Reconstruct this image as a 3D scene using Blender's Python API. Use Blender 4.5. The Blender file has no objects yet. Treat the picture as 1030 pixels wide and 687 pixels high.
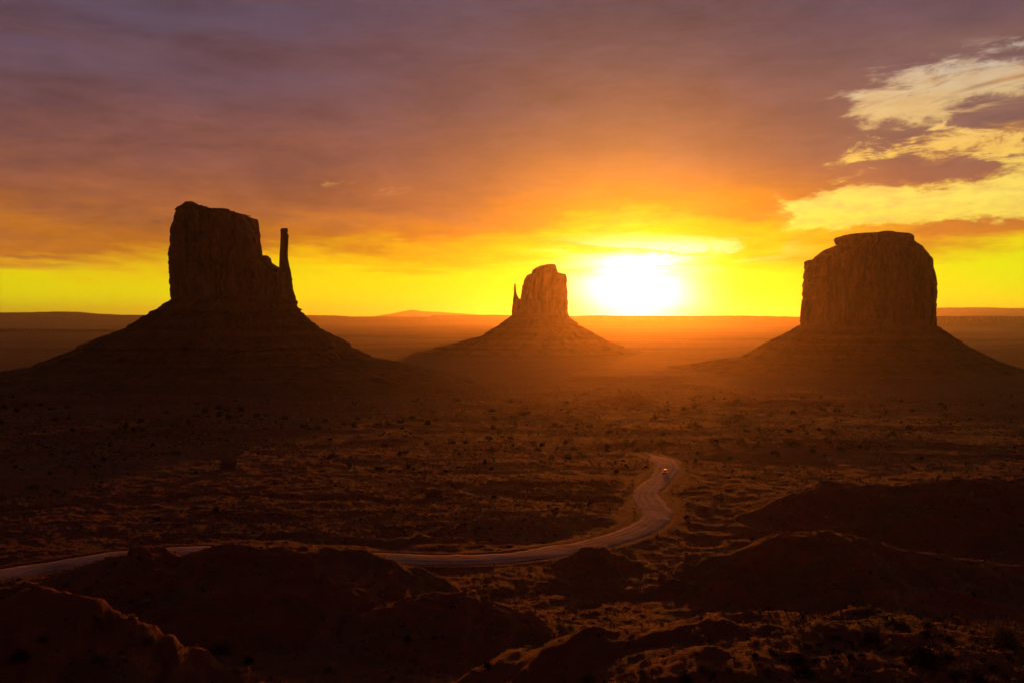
import bpy, math, random
import numpy as np
from mathutils import Vector, Matrix

R = math.radians
scene = bpy.context.scene
col = scene.collection
random.seed(7)
rng = np.random.default_rng(11)

# ------------------------------------------------------------------ camera
CAM_Z = 110.0                       # eye height above the valley plain
cam_data = bpy.data.cameras.new("camera")
cam = bpy.data.objects.new("camera", cam_data)
col.objects.link(cam)
cam.location = (0, 0, CAM_Z)
cam.rotation_euler = (R(90), 0, 0)
cam_data.sensor_width = 36
cam_data.lens = 36 * 1000 / 1030
cam_data.shift_y = -23.5 / 1030
cam_data.clip_start = 0.5
cam_data.clip_end = 200000
scene.camera = cam

# ------------------------------------------------------------------ exposure, sampling
scene.view_settings.view_transform = 'Standard'
scene.view_settings.look = 'None'
scene.view_settings.exposure = 0.0
scene.view_settings.gamma = 1.0
scene.view_settings.use_curve_mapping = False
scene.render.engine = 'CYCLES'
cy = scene.cycles
cy.use_denoising = True
cy.max_bounces = 5
cy.diffuse_bounces = 2
cy.glossy_bounces = 1
cy.transmission_bounces = 2
cy.volume_bounces = 0
cy.transparent_max_bounces = 8
cy.use_adaptive_sampling = False
cy.sample_clamp_indirect = 4.0

SUN_AZ = R(6.9)                     # to the right of straight ahead (+Y)
SUN_EL = R(1.9)

# ------------------------------------------------------------------ world: Nishita sky seen through a lit cloud deck
class E:
    """a node socket with arithmetic"""
    nt = None
    def __init__(s, sock): s.s = sock
    @staticmethod
    def op(o, *a, clamp=False):
        n = E.nt.nodes.new('ShaderNodeMath'); n.operation = o; n.use_clamp = clamp
        for i, v in enumerate(a):
            if isinstance(v, E): E.nt.links.new(v.s, n.inputs[i])
            else: n.inputs[i].default_value = v
        return E(n.outputs[0])
    def __add__(s, b): return E.op('ADD', s, b)
    __radd__ = __add__
    def __sub__(s, b): return E.op('SUBTRACT', s, b)
    def __rsub__(s, b): return E.op('SUBTRACT', b, s)
    def __mul__(s, b): return E.op('MULTIPLY', s, b)
    __rmul__ = __mul__
    def __truediv__(s, b): return E.op('DIVIDE', s, b)
    def __rtruediv__(s, b): return E.op('DIVIDE', b, s)
    def max(s, b): return E.op('MAXIMUM', s, b)
    def min(s, b): return E.op('MINIMUM', s, b)
    def sstep(s, a, b):
        n = E.nt.nodes.new('ShaderNodeMapRange'); n.interpolation_type = 'SMOOTHSTEP'
        E.nt.links.new(s.s, n.inputs['Value'])
        n.inputs['From Min'].default_value = a; n.inputs['From Max'].default_value = b
        return E(n.outputs['Result'])
    def rstep(s, a, b): return 1.0 - s.sstep(a, b)
    def gauss(s, c, w):
        d = (s - c) / w
        return E.op('EXPONENT', d * d * -1.0)

def vec(x, y, z):
    n = E.nt.nodes.new('ShaderNodeCombineXYZ')
    for i, v in enumerate((x, y, z)):
        if isinstance(v, E): E.nt.links.new(v.s, n.inputs[i])
        else: n.inputs[i].default_value = v
    return n.outputs[0]

def noise(v, scale, detail=4, rough=.55, dist=0.0):
    n = E.nt.nodes.new('ShaderNodeTexNoise')
    E.nt.links.new(v, n.inputs['Vector'])
    n.inputs['Scale'].default_value = scale
    n.inputs['Detail'].default_value = detail
    n.inputs['Roughness'].default_value = rough
    n.inputs['Distortion'].default_value = dist
    return E(n.outputs['Fac'])

def ramp(fac, stops):
    n = E.nt.nodes.new('ShaderNodeValToRGB')
    E.nt.links.new(fac.s, n.inputs[0])
    el = n.color_ramp.elements
    while len(el) < len(stops): el.new(0.5)
    for e, (p, c) in zip(el, stops):
        e.position = p; e.color = (*c, 1)
    return n.outputs[0]

def mixc(f, a, b, mode='MIX'):
    n = E.nt.nodes.new('ShaderNodeMix'); n.data_type = 'RGBA'; n.blend_type = mode
    n.clamp_factor = True
    for i, v in ((0, f), (6, a), (7, b)):
        if isinstance(v, E): v = v.s
        if hasattr(v, 'is_output'): E.nt.links.new(v, n.inputs[i])
        else: n.inputs[i].default_value = v if i == 0 else (*v, 1)
    return n.outputs[2]

def srgb(r, g, b):
    f = lambda c: (c / 255 / 12.92) if c <= 10 else ((c / 255 + .055) / 1.055) ** 2.4
    return (f(r), f(g), f(b))

world = bpy.data.worlds.new("World")
scene.world = world
world.use_nodes = True
nt = world.node_tree
nt.nodes.clear()
E.nt = nt
out = nt.nodes.new('ShaderNodeOutputWorld')
sky = nt.nodes.new('ShaderNodeTexSky')
sky.sky_type = 'NISHITA'
sky.sun_disc = False
sky.sun_elevation = SUN_EL
sky.sun_rotation = SUN_AZ
sky.altitude = 1600
sky.air_density = 1.2
sky.dust_density = 3.0
bg_sky = nt.nodes.new('ShaderNodeBackground')
bg_sky.inputs['Strength'].default_value = 0.08
nt.links.new(sky.outputs[0], bg_sky.inputs['Color'])

tc = nt.nodes.new('ShaderNodeTexCoord')
sep = nt.nodes.new('ShaderNodeSeparateXYZ')
nt.links.new(tc.outputs['Generated'], sep.inputs[0])
X, Y, Z = (E(sep.outputs[i]) for i in range(3))
flat = E.op('SQRT', X * X + Y * Y).max(1e-4)
T = Z / flat                                        # tangent of the elevation
AZ = E.op('ARCTAN2', X, Y)                          # azimuth, 0 straight ahead, + to the right
sd = Vector((math.sin(SUN_AZ) * math.cos(SUN_EL), math.cos(SUN_AZ) * math.cos(SUN_EL), math.sin(SUN_EL)))
cosS = X * sd.x + Y * sd.y + Z * sd.z               # cosine of the angle to the sun
ANG = E.op('ARCCOSINE', cosS.min(1.0).max(-1.0))
DZ = AZ - SUN_AZ
Zp = Z.max(0.0) + 0.035
deck = vec(X / Zp, Y / Zp, 0.0)                     # position on a flat cloud deck
tilt = vec(AZ * 1.0 + T * 0.9, T * 5.0, 0.0)        # slanting streaks
tilt2 = vec(AZ * 1.0 + T * 0.5, T * 3.0 - AZ * .25, 4.0)   # torn, less stretched cloud edges
n_big = noise(deck, 0.33, 3, .5)
n_str = noise(tilt, 2.6, 6, .6, .3)
n_fine = noise(tilt, 9.0, 6, .62, .6)

# the deck's own colour by elevation: lit from below near the horizon, mauve overhead
near = E.op('EXPONENT', E.op('ABSOLUTE', DZ) * -4.2)
warp = (n_str - .5) * 0.14 + (n_fine - .5) * .05
Tw = (T + warp * T.sstep(.0, .09) - near * .050 * T.sstep(.03, .07) * T.rstep(.10, .20)).max(0.0)
cloud = ramp(Tw / 0.5, [
    (0.00, srgb(252, 205, 6)), (0.05, srgb(252, 212, 8)), (0.085, srgb(238, 180, 12)),
    (0.125, srgb(196, 116, 34)), (0.20, srgb(158, 93, 60)), (0.30, srgb(129, 81, 70)),
    (0.44, srgb(107, 75, 80)), (0.62, srgb(85, 70, 86)), (1.0, srgb(62, 56, 74))])
# soft darker and lighter folds
fold = -.20 + 0.75 * noise(tilt, 4.2, 7, .66, .5) + .50 * noise(tilt, 1.7, 4, .55, .2) + .80 * noise(tilt2, 11.0, 7, .68, .4) + .35 * noise(tilt2, 26.0, 6, .65, .3)
cloud = mixc(1.0, cloud, vec(fold, fold, fold), 'MULTIPLY')
# bluish grey patches high on the left
blu = AZ.rstep(-.28, .05) * T.sstep(.16, .28) * noise(tilt, 3.3, 5).sstep(.42, .60)
cloud = mixc(blu * .55, cloud, srgb(98, 84, 104))

# the clear, brightly lit band of sky low over the horizon and to the right
right = AZ.sstep(.20, .46)
gapA = (T - .10 * (AZ - .4)).gauss(.208, .026) * AZ.sstep(.27, .40)       # pale high gap
gapB = (T - .06 * (AZ - .4)).gauss(.108, .024) * AZ.sstep(.17, .32)                            # yellow low gap
gapC = (T - .05 * (AZ - .4)).gauss(.158, .022) * AZ.sstep(.24, .46) * .72
tear = noise(tilt2, 21.0, 8, .66, .5)
tear2 = noise(tilt2, 8.5, 8, .62, .4)
openA = (gapA * 1.02 + (tear - .5) * 1.9 + (tear2 - .5) * 2.6).sstep(.34, .92) * gapA.sstep(.03, .25) * (1.0 - .8 * noise(vec(AZ * 4.0, T * 26.0 - AZ * 5.0, 7.0), 1.3, 6, .62, .4).sstep(.50, .62))
openB = (gapB * 1.0 + (tear2 - .5) * 2.4 + (tear - .5) * 1.0).sstep(.34, .66) * gapB.sstep(.03, .3)
openC = (gapC + (tear - .5) * 2.6 + (tear2 - .5) * 2.2).sstep(.36, .80) * gapC.sstep(.03, .25)
clear_col = ramp(T / .3, [(0.0, srgb(252, 215, 10)), (.18, srgb(246, 226, 22)), (.37, srgb(252, 232, 100)),
                          (.52, srgb(246, 200, 96)), (.66, srgb(240, 206, 142)), (.80, srgb(216, 204, 186)), (1.0, srgb(170, 168, 176))])
gap = openA.max(openB).max(openC)
shade = mixc(right * T.gauss(.19, .07) * .7, cloud, mixc((tear2 - .5) * 3.0 + .5, srgb(112, 88, 92), srgb(164, 124, 104)))
gold = (gapC.max(gapB * .8).max(gapA * .6) + (tear - .5) * 1.6).sstep(.30, .8) * .6
shade = mixc(gold, shade, srgb(226, 156, 62))
sky_col = mixc(gap * .95, shade, mixc((noise(tilt2, 30.0, 6, .65) - .42) * 2.2, clear_col, srgb(222, 170, 96)))
wisp = noise(vec(AZ * 1.0, T * 5.0 - AZ * .5, 9.0), 17.0, 7, .66, .6).sstep(.52, .68) * (T - .131).gauss(0.0, .007) * AZ.gauss(-.155, .04)
sky_col = mixc(wisp * .9, sky_col, srgb(226, 164, 92))
# low strip: yellow-green clear air with thin grey-orange bars
Ts = T + (n_str - .5) * .07 + (n_fine - .5) * .03 - right * .012
strip = Ts.rstep(.036, .066)
bars = noise(vec(AZ * 2.2, T * 30.0, 3.1), 1.9, 5, .55).sstep(.54, .64) * T.gauss(.050, .013)
strip_col = ramp(T / .07, [(0.0, srgb(244, 226, 3)), (.3, srgb(240, 230, 3)), (1.0, srgb(234, 208, 10))])
lit = right.max(near * 1.3).min(1.0)
strip_col = mixc(lit * .85, strip_col, srgb(222, 248, 14))
sky_col = mixc(strip * (1.0 - bars * .8) * .9, sky_col, strip_col)
# the sun's own glare under the cloud base
base_cut = (T + (n_fine - .5) * .04 + (n_str - .5) * .04).rstep(.058, .074)
core = E.op('EXPONENT', ((DZ + (n_str - .5) * .05) * (DZ + (n_str - .5) * .05) / (.046 * .046) + (T - .022) * (T - .022) / (.040 * .040)) * -1.0)
streak = noise(vec(AZ * 3.0, T * 38.0, 2.2), 1.9, 5, .6).sstep(.50, .60) * T.sstep(.034, .055)
core = core * (1.0 - streak * .85)
halo = E.op('EXPONENT', ANG * -12.0)
wide = E.op('EXPONENT', ANG * -3.0)
pw = core * 4.0 * (.15 + base_cut * .85)
add = vec(pw + halo * .75 + wide * .03, pw * .95 + halo * .47 + wide * .006, pw * .75 + halo * .01)
torn = (noise(tilt, 8.0, 6, .65, 1.0).sstep(.48, .60)) * (T - .066).gauss(0.0, .011) * (DZ - .03).gauss(0.0, .075)
sky_col = mixc(torn, sky_col, (1.6, 1.35, .7))
sky_col = mixc(1.0, sky_col, add, 'ADD')
# away from the sun the deck is unlit
back = ANG.rstep(.55, 2.0)
dim = .05 + .95 * back
rear = ANG.sstep(.7, 1.7) * T.rstep(.5, 1.6)
hi = T.rstep(.32, .9)
dim = dim * (.35 + .65 * hi)
sky_col = mixc(1.0, sky_col, vec(dim, dim, dim), 'MULTIPLY')
sky_col = mixc(rear * .9, sky_col, (.085, .038, .043))
left_bar = noise(vec(AZ * 3.0, T * 40.0, 5.5), 2.1, 5, .6).sstep(.44, .56) * AZ.rstep(-.45, -.38) * T.gauss(.053, .008)
sky_col = mixc(left_bar * .85, sky_col, srgb(172, 100, 52))
bg_cloud = nt.nodes.new('ShaderNodeBackground')
bg_cloud.inputs['Strength'].default_value = 1.0
nt.links.new(sky_col, bg_cloud.inputs['Color'])
mx = nt.nodes.new('ShaderNodeMixShader')
nt.links.new((1.0 - openA * .25 - T.sstep(.5, 2.0) * .3).s, mx.inputs[0])
nt.links.new(bg_sky.outputs[0], mx.inputs[1])
nt.links.new(bg_cloud.outputs[0], mx.inputs[2])
nt.links.new(mx.outputs[0], out.inputs['Surface'])

# ------------------------------------------------------------------ sun
sun_data = bpy.data.lights.new("sun", 'SUN')
sun_data.energy = 2.35
sun_data.angle = R(0.5)
sun_data.color = (1.0, 0.21, 0.010)
sun = bpy.data.objects.new("sun", sun_data)
sun.rotation_euler = (-sd).to_track_quat('-Z', 'Y').to_euler()
sun.location = (0, 0, 600)
col.objects.link(sun)

# ------------------------------------------------------------------ numeric noise
def _hash(ix, iy, iz, seed):
    h = (ix.astype(np.int64) * 374761393 + iy.astype(np.int64) * 668265263 + iz.astype(np.int64) * 2147483647 + seed * 974634777) & 0xffffffff
    h = ((h ^ (h >> 13)) * 1274126177) & 0xffffffff
    h = ((h ^ (h >> 16)) * 2246822519) & 0xffffffff
    return ((h ^ (h >> 15)) & 0xffffff) / float(0xffffff)

def vn3(x, y, z, seed=0):
    ix, iy, iz = np.floor(x), np.floor(y), np.floor(z)
    fx, fy, fz = x - ix, y - iy, z - iz
    fx, fy, fz = (f * f * f * (f * (f * 6 - 15) + 10) for f in (fx, fy, fz))
    r = 0
    for dx in (0, 1):
        wx = fx if dx else 1 - fx
        for dy in (0, 1):
            wy = fy if dy else 1 - fy
            for dz in (0, 1):
                wz = fz if dz else 1 - fz
                r = r + wx * wy * wz * _hash(ix + dx, iy + dy, iz + dz, seed)
    return r * 2 - 1

def vn2(x, y, seed=0):
    ix, iy = np.floor(x), np.floor(y)
    fx, fy = x - ix, y - iy
    fx, fy = (f * f * f * (f * (f * 6 - 15) + 10) for f in (fx, fy))
    r = 0
    z0 = np.zeros_like(ix)
    for dx in (0, 1):
        wx = fx if dx else 1 - fx
        for dy in (0, 1):
            wy = fy if dy else 1 - fy
            r = r + wx * wy * _hash(ix + dx, iy + dy, z0, seed)
    return r * 2 - 1

def fbm2(x, y, oct=5, seed=0, gain=.5):
    r, a = 0, 1.0
    for i in range(oct):
        r = r + a * vn2(x * 2 ** i + 17.3 * i, y * 2 ** i - 9.1 * i, seed + i); a *= gain
    return r

def fbm3(x, y, z, oct=4, seed=0, gain=.5):
    r, a = 0, 1.0
    for i in range(oct):
        r = r + a * vn3(x * 2 ** i + 5.7 * i, y * 2 ** i + 3.3 * i, z * 2 ** i - 1.9 * i, seed + i); a *= gain
    return r

def sst(a, b, x):
    t = np.clip((x - a) / (b - a), 0, 1)
    return t * t * (3 - 2 * t)

def at(px, py, Yd):
    """the world point at depth Yd that lies on a viewing direction read off the photograph"""
    return ((px - 515) / 1000 * Yd, Yd, CAM_Z - (py - 320) / 1000 * Yd)

# ------------------------------------------------------------------ mesh helpers
def tag(o, label=None, cat=None, group=None, kind=None):
    if label: o['label'] = label
    if cat: o['category'] = cat
    if group: o['group'] = group
    if kind: o['kind'] = kind
    return o

def mesh_np(name, V, F, smooth=True):
    me = bpy.data.meshes.new(name)
    V = np.ascontiguousarray(V, np.float32)
    quads = F.shape[1]
    me.vertices.add(len(V)); me.vertices.foreach_set('co', V.ravel())
    me.loops.add(F.size); me.loops.foreach_set('vertex_index', np.ascontiguousarray(F, np.int32).ravel())
    me.polygons.add(len(F))
    me.polygons.foreach_set('loop_start', np.arange(0, F.size, quads, dtype=np.int32))
    me.polygons.foreach_set('use_smooth', np.full(len(F), smooth))
    me.update(calc_edges=True)
    return me

def link(name, me, mat, parent=None):
    o = bpy.data.objects.new(name, me)
    col.objects.link(o)
    if mat is not None:
        if not me.materials: me.materials.append(mat)
    if parent is not None: o.parent = parent
    return o

def empty(name, loc):
    o = bpy.data.objects.new(name, None)
    o.location = loc
    o.empty_display_size = 1
    col.objects.link(o)
    return o

def grid_faces(nr, nc, wrap):
    i = np.arange(nr - 1)[:, None]
    j = np.arange(nc if wrap else nc - 1)[None, :]
    j2 = (j + 1) % nc
    a = i * nc + j; b = i * nc + j2; c = (i + 1) * nc + j2; d = (i + 1) * nc + j
    return np.stack([a, b, c, d], -1).reshape(-1, 4)

# ------------------------------------------------------------------ materials
def new_mat(name):
    m = bpy.data.materials.new(name)
    m.use_nodes = True
    t = m.node_tree
    t.nodes.clear()
    E.nt = t
    o = t.nodes.new('ShaderNodeOutputMaterial')
    p = t.nodes.new('ShaderNodeBsdfPrincipled')
    t.links.new(p.outputs[0], o.inputs['Surface'])
    p.inputs['Roughness'].default_value = .95
    p.inputs['Specular IOR Level'].default_value = .1
    return m, t, p, o

def coords():
    g = E.nt.nodes.new('ShaderNodeNewGeometry')
    s = E.nt.nodes.new('ShaderNodeSeparateXYZ')
    E.nt.links.new(g.outputs['Position'], s.inputs[0])
    return g.outputs['Position'], E(s.outputs[0]), E(s.outputs[1]), E(s.outputs[2])

def bump(p, h, strength, dist):
    b = E.nt.nodes.new('ShaderNodeBump')
    b.inputs['Strength'].default_value = strength
    b.inputs['Distance'].default_value = dist
    E.nt.links.new(h.s, b.inputs['Height'])
    E.nt.links.new(b.outputs[0], p.inputs['Normal'])

def soil_mat():
    m, t, p, o = new_mat('red_desert_soil')
    pos, x, y, z = coords()
    n1 = noise(pos, .006, 6, .6)
    n2 = noise(pos, .05, 7, .68)
    n3 = noise(pos, .45, 6, .7)
    base = ramp(n1 * .35 + n2 * .45 + n3 * .2, [(.34, (.070, .018, .011)), (.46, (.165, .042, .022)), (.56, (.235, .064, .034)), (.68, (.33, .115, .066))])
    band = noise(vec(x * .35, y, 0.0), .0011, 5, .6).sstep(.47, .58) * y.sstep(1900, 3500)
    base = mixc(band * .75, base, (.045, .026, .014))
    sunlit_scrub = E.op('EXPONENT', ((x - 200.0) / 260.0 * ((x - 200.0) / 260.0) + (y - 830.0) / 260.0 * ((y - 830.0) / 260.0)) * -1.0)
    sunlit_scrub = sunlit_scrub * noise(pos, .03, 6, .7).sstep(.42, .55)
    base = mixc(sunlit_scrub * .75, base, (.36, .25, .07))  # olive-straw scrub patch, with the sunlight on it put into the colour
    scrub = (n2 * .55 + n1 * .25 + noise(pos, .16, 6, .75) * .35).sstep(.57, .66)
    c = mixc(scrub * .65, base, (.075, .058, .026))
    spk = noise(pos, .9, 4, .8).sstep(.60, .70)
    c = mixc(spk * .6, c, (.035, .026, .016))
    pale = noise(pos, .13, 5, .7).sstep(.63, .74)
    c = mixc(pale * .5, c, (.36, .165, .095))
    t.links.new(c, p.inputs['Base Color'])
    bump(p, n3 * .5 + noise(pos, 1.6, 5, .7) * .35 + n2 * .6, .8, 1.1)
    return m

def rock_mat(name, dark=1.0):
    m, t, p, o = new_mat(name)
    pos, x, y, z = coords()
    zz = z + (noise(pos, .02, 3) - .5) * 16
    strata = noise(vec(x * .01, y * .01, zz * 1.0), .11, 6, .65)
    streak = noise(vec(x, y, z * .06), .12, 6, .65)
    grit = noise(pos, .22, 6, .7)
    c = ramp(strata * .25 + streak * .5 + grit * .25, [(.32, (.10 * dark, .036 * dark, .020 * dark)), (.48, (.20 * dark, .075 * dark, .038 * dark)),
                                                   (.60, (.27 * dark, .108 * dark, .055 * dark)), (.74, (.36 * dark, .17 * dark, .09 * dark))])
    varn = streak.sstep(.50, .64)
    c = mixc(varn * .7, c, (.05, .024, .017))
    big = noise(vec(x, y, z * .10), .05, 5, .6)
    c = mixc(big.sstep(.53, .60) * .75, c, (.045, .020, .014))  # broad dark streaks: desert varnish, and shade of the cracks painted in
    c = mixc(big.rstep(.38, .46) * .6, c, (.40, .17, .085))  # pale columns: light catching the cliff face, painted into the colour
    t.links.new(c, p.inputs['Base Color'])
    bump(p, streak * 1.0 + strata * .25 + grit * .7, 1.0, 5.0)
    return m

def talus_mat():
    m, t, p, o = new_mat('talus_scree')
    pos, x, y, z = coords()
    zz = z + (noise(pos, .015, 3) - .5) * 10
    strata = noise(vec(x * .004, y * .004, zz), .13, 5, .65)
    grit = noise(pos, .16, 7, .75)
    c = ramp(strata * .55 + grit * .45, [(.33, (.085, .030, .017)), (.50, (.18, .064, .032)), (.62, (.25, .10, .052)), (.78, (.36, .18, .10))])
    rub = noise(pos, .33, 5, .8).sstep(.60, .70)
    c = mixc(noise(pos, .035, 5, .65).sstep(.50, .62) * .6, mixc(rub * .7, c, (.42, .22, .13)), (.07, .028, .017))
    t.links.new(c, p.inputs['Base Color'])
    bump(p, grit * 1.2 + strata * .4 + rub * .35, 1.0, 5.0)
    return m

def plain_mat(name, colr, rough=.6, spec=.4, metal=0.0, emit=None):
    m, t, p, o = new_mat(name)
    pos, x, y, z = coords()
    n = noise(pos, 3.0, 4)
    t.links.new(mixc(n * .35, colr, tuple(v * .7 for v in colr)), p.inputs['Base Color'])
    p.inputs['Roughness'].default_value = rough
    p.inputs['Specular IOR Level'].default_value = spec
    p.inputs['Metallic'].default_value = metal
    if emit:
        p.inputs['Emission Color'].default_value = (*emit[:3], 1)
        p.inputs['Emission Strength'].default_value = emit[3]
    return m

def leaf_mat(name, a, b):
    m, t, p, o = new_mat(name)
    pos, x, y, z = coords()
    n = noise(pos, 1.3, 3)
    oi = t.nodes.new('ShaderNodeObjectInfo')
    c = mixc(n * .7 + E(oi.outputs['Random']) * .3, a, b)
    d = t.nodes.new('ShaderNodeBsdfDiffuse'); tr = t.nodes.new('ShaderNodeBsdfTranslucent')
    t.links.new(c, d.inputs[0]); t.links.new(c, tr.inputs[0])
    ms = t.nodes.new('ShaderNodeMixShader'); ms.inputs[0].default_value = .22 if 'juniper' in name else .35
    t.links.new(d.outputs[0], ms.inputs[1]); t.links.new(tr.outputs[0], ms.inputs[2])
    t.links.new(ms.outputs[0], o.inputs['Surface'])
    t.nodes.remove(p)
    return m

def road_mat():
    m, t, p, o = new_mat('graded_dirt')
    pos, x, y, z = coords()
    n = noise(pos, .12, 6, .65); f = noise(pos, 1.1, 5, .7)
    c = ramp(n * .6 + f * .4, [(.34, (.34, .17, .13)), (.5, (.52, .31, .24)), (.66, (.66, .44, .36))])
    at_ = t.nodes.new('ShaderNodeAttribute'); at_.attribute_name = 'across'
    u = E(at_.outputs['Fac'])
    rut = (u.gauss(-.42, .10) + u.gauss(.10, .10) + u.gauss(.5, .08)) * noise(pos, .05, 3).sstep(.35, .6)
    c = mixc(rut * .7, c, (.20, .095, .068))
    wash = noise(pos, .035, 5, .6).sstep(.52, .66)
    c = mixc(wash * .45, c, (.24, .12, .09))
    t.links.new(c, p.inputs['Base Color'])
    bump(p, f * .6 + n, .5, .25)
    return m

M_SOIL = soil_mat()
M_ROCK = rock_mat('red_sandstone')
M_FAR = rock_mat('far_sandstone')
M_TALUS = talus_mat()
M_ROAD = road_mat()
M_JUN = leaf_mat('juniper_leaf', (.020, .020, .009), (.042, .034, .015))
M_SAGE = leaf_mat('sage_leaf', (.085, .070, .035), (.17, .13, .065))
M_STRAW = leaf_mat('dry_grass', (.20, .13, .055), (.36, .25, .12))
M_WOOD = plain_mat('bark', (.09, .055, .035), .9, .1)

# ------------------------------------------------------------------ terrain
RP = [(0, -1.7), (2, -1.9), (4, -4), (8, -7), (20, -13), (40, -21.5), (60, -29), (80, -37), (110, -44.5), (140, -49), (170, -52.5), (200, -55.5),
      (240, -58.6), (300, -60.8), (400, -63.4), (450, -65.8), (520, -71), (700, -80), (1000, -93), (1300, -102), (1700, -107),
      (3000, -109), (8000, -110), (60000, -110)]
PR = np.array([a for a, b in RP], float); PZ = np.array([b for a, b in RP], float)

ROADP = [(-120, 600, 205), (-60, 588, 215), (0, 577, 225), (40, 571, 231), (90, 562.5, 238), (130, 556.5, 243), (190, 553, 246), (260, 556, 243), (330, 559, 241),
         (385, 560, 240), (440, 562.5, 238), (500, 561, 239), (530, 557.5, 242), (560, 553, 248), (600, 546, 258), (635, 536, 274),
         (655, 525, 290), (661, 516, 305), (656, 507.5, 322), (650.5, 499, 340), (653, 491, 359), (662, 483, 382), (669, 476, 404),
         (672, 468.5, 426), (669, 463.5, 445), (661, 459.5, 468), (649, 456.5, 492)]
rp = np.array([at(*p) for p in ROADP])
def catmull(P, per=14):
    o = []
    for i in range(len(P) - 1):
        p0 = P[max(i - 1, 0)]; p1 = P[i]; p2 = P[i + 1]; p3 = P[min(i + 2, len(P) - 1)]
        for k in range(per):
            t = k / per
            o.append(.5 * ((2 * p1) + (-p0 + p2) * t + (2 * p0 - 5 * p1 + 4 * p2 - p3) * t * t + (-p0 + 3 * p1 - 3 * p2 + p3) * t ** 3))
    o.append(P[-1])
    return np.array(o)
RC = catmull(rp)
RC[:, 2] = np.convolve(np.pad(RC[:, 2], 12, 'edge'), np.ones(25) / 25, 'valid')

# crest lines of the near hills: photo directions with their own distances; front / back slope
RIDGES = [
    ([(76, 572), (111, 560), (131, 557.5), (134, 550), (151, 547.5), (174, 553), (183, 557), (195, 552), (217, 546.5), (232, 544.5), (262, 549.5), (293, 549), (331, 549.5),
      (371, 552.5), (391, 562), (424, 570), (447, 584)], 195, .17, .7, 1.4),
    ([(-90, 622), (-30, 612), (0, 604), (22, 591), (38, 587), (68, 593), (101, 600), (114, 612)], 142, .24, .9, .8),
    ([(395, 609), (409, 602), (437, 597), (470, 595), (497, 604), (530, 617)], 165, .18, .7, 1.2),
    ([(700, 530), (740, 519), (770, 509), (800, 495), (835, 483), (895, 487), (945, 479), (980, 478), (1060, 481)], 300, .14, .5, 3),
    ([(735, 556), (762, 546), (790, 536), (835, 531), (870, 540), (905, 553), (960, 558), (1060, 574)], 212, .17, .6, 2.5),
    ([(668, 668), (690, 655), (730, 641), (790, 628), (850, 619), (900, 621), (960, 629), (1000, 637), (1080, 645)], 84, .10, .75, 3),
    ([(690, 694), (760, 687), (880, 682), (1000, 680), (1110, 682)], 64, .2, .10, 4),
    ([(604, 648), (631, 642), (656, 649), (712, 644), (790, 640)], 122, .30, .8, 3),
    ([(576, 556), (585, 549), (607, 549.5), (616, 555)], 232, .5, .7, 1.5),
    ([(255, 597), (285, 599), (322, 602)], 172, .8, .3, 1.5),
    ([(470, 489), (540, 484), (600, 483), (628, 488)], 372, .16, .3, 4),
    ([(200, 519), (270, 514), (340, 516), (360, 524)], 305, .5, .18, 2),
    ([(690, 432), (720, 420), (760, 417), (800, 421), (830, 430)], 850, .10, .25, 6),
    ([(672, 447), (690, 441), (716, 425), (738, 413)], 780, .16, .4, 4),
    ([(640, 412), (700, 405), (780, 401), (900, 405)], 1120, .10, .3, 6),
    ([(430, 415), (480, 413), (560, 408), (640, 396)], 1130, .08, .3, 6),
    ([(180, 452), (240, 444), (330, 441), (420, 447)], 640, .10, .25, 6),
    ([(20, 398), (150, 396), (330, 399)], 1180, .05, .2, 6),
]
RW = [(np.array([at(a, b, Yd) for a, b in pts]), f, bk, rnd, 18 if Yd == 64 else 45, .2 if Yd < 90 else 1.0) for pts, Yd, f, bk, rnd in RIDGES]

def seg_dist(x, y, P, ends=None):
    """distance to a polyline, the height there and the side"""
    best = np.full(x.shape, 1e12); zc = np.zeros(x.shape); sgn = np.zeros(x.shape)
    for (a, b) in ((P[1], P[0]), (P[-2], P[-1])) if ends is not None else ():
        L = math.hypot(b[0] - a[0], b[1] - a[1])
        over = ((x - b[0]) * (b[0] - a[0]) + (y - b[1]) * (b[1] - a[1])) / L
        ends.append(np.clip(over, 0, None))
    for a, b in zip(P[:-1], P[1:]):
        dx, dy = b[0] - a[0], b[1] - a[1]
        t = np.clip(((x - a[0]) * dx + (y - a[1]) * dy) / (dx * dx + dy * dy), 0, 1)
        qx, qy = x - (a[0] + t * dx), y - (a[1] + t * dy)
        d = qx * qx + qy * qy
        m = d < best
        best = np.where(m, d, best); zc = np.where(m, a[2] + t * (b[2] - a[2]), zc)
        sgn = np.where(m, dx * qy - dy * qx, sgn)
    return np.sqrt(best), zc, sgn

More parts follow.
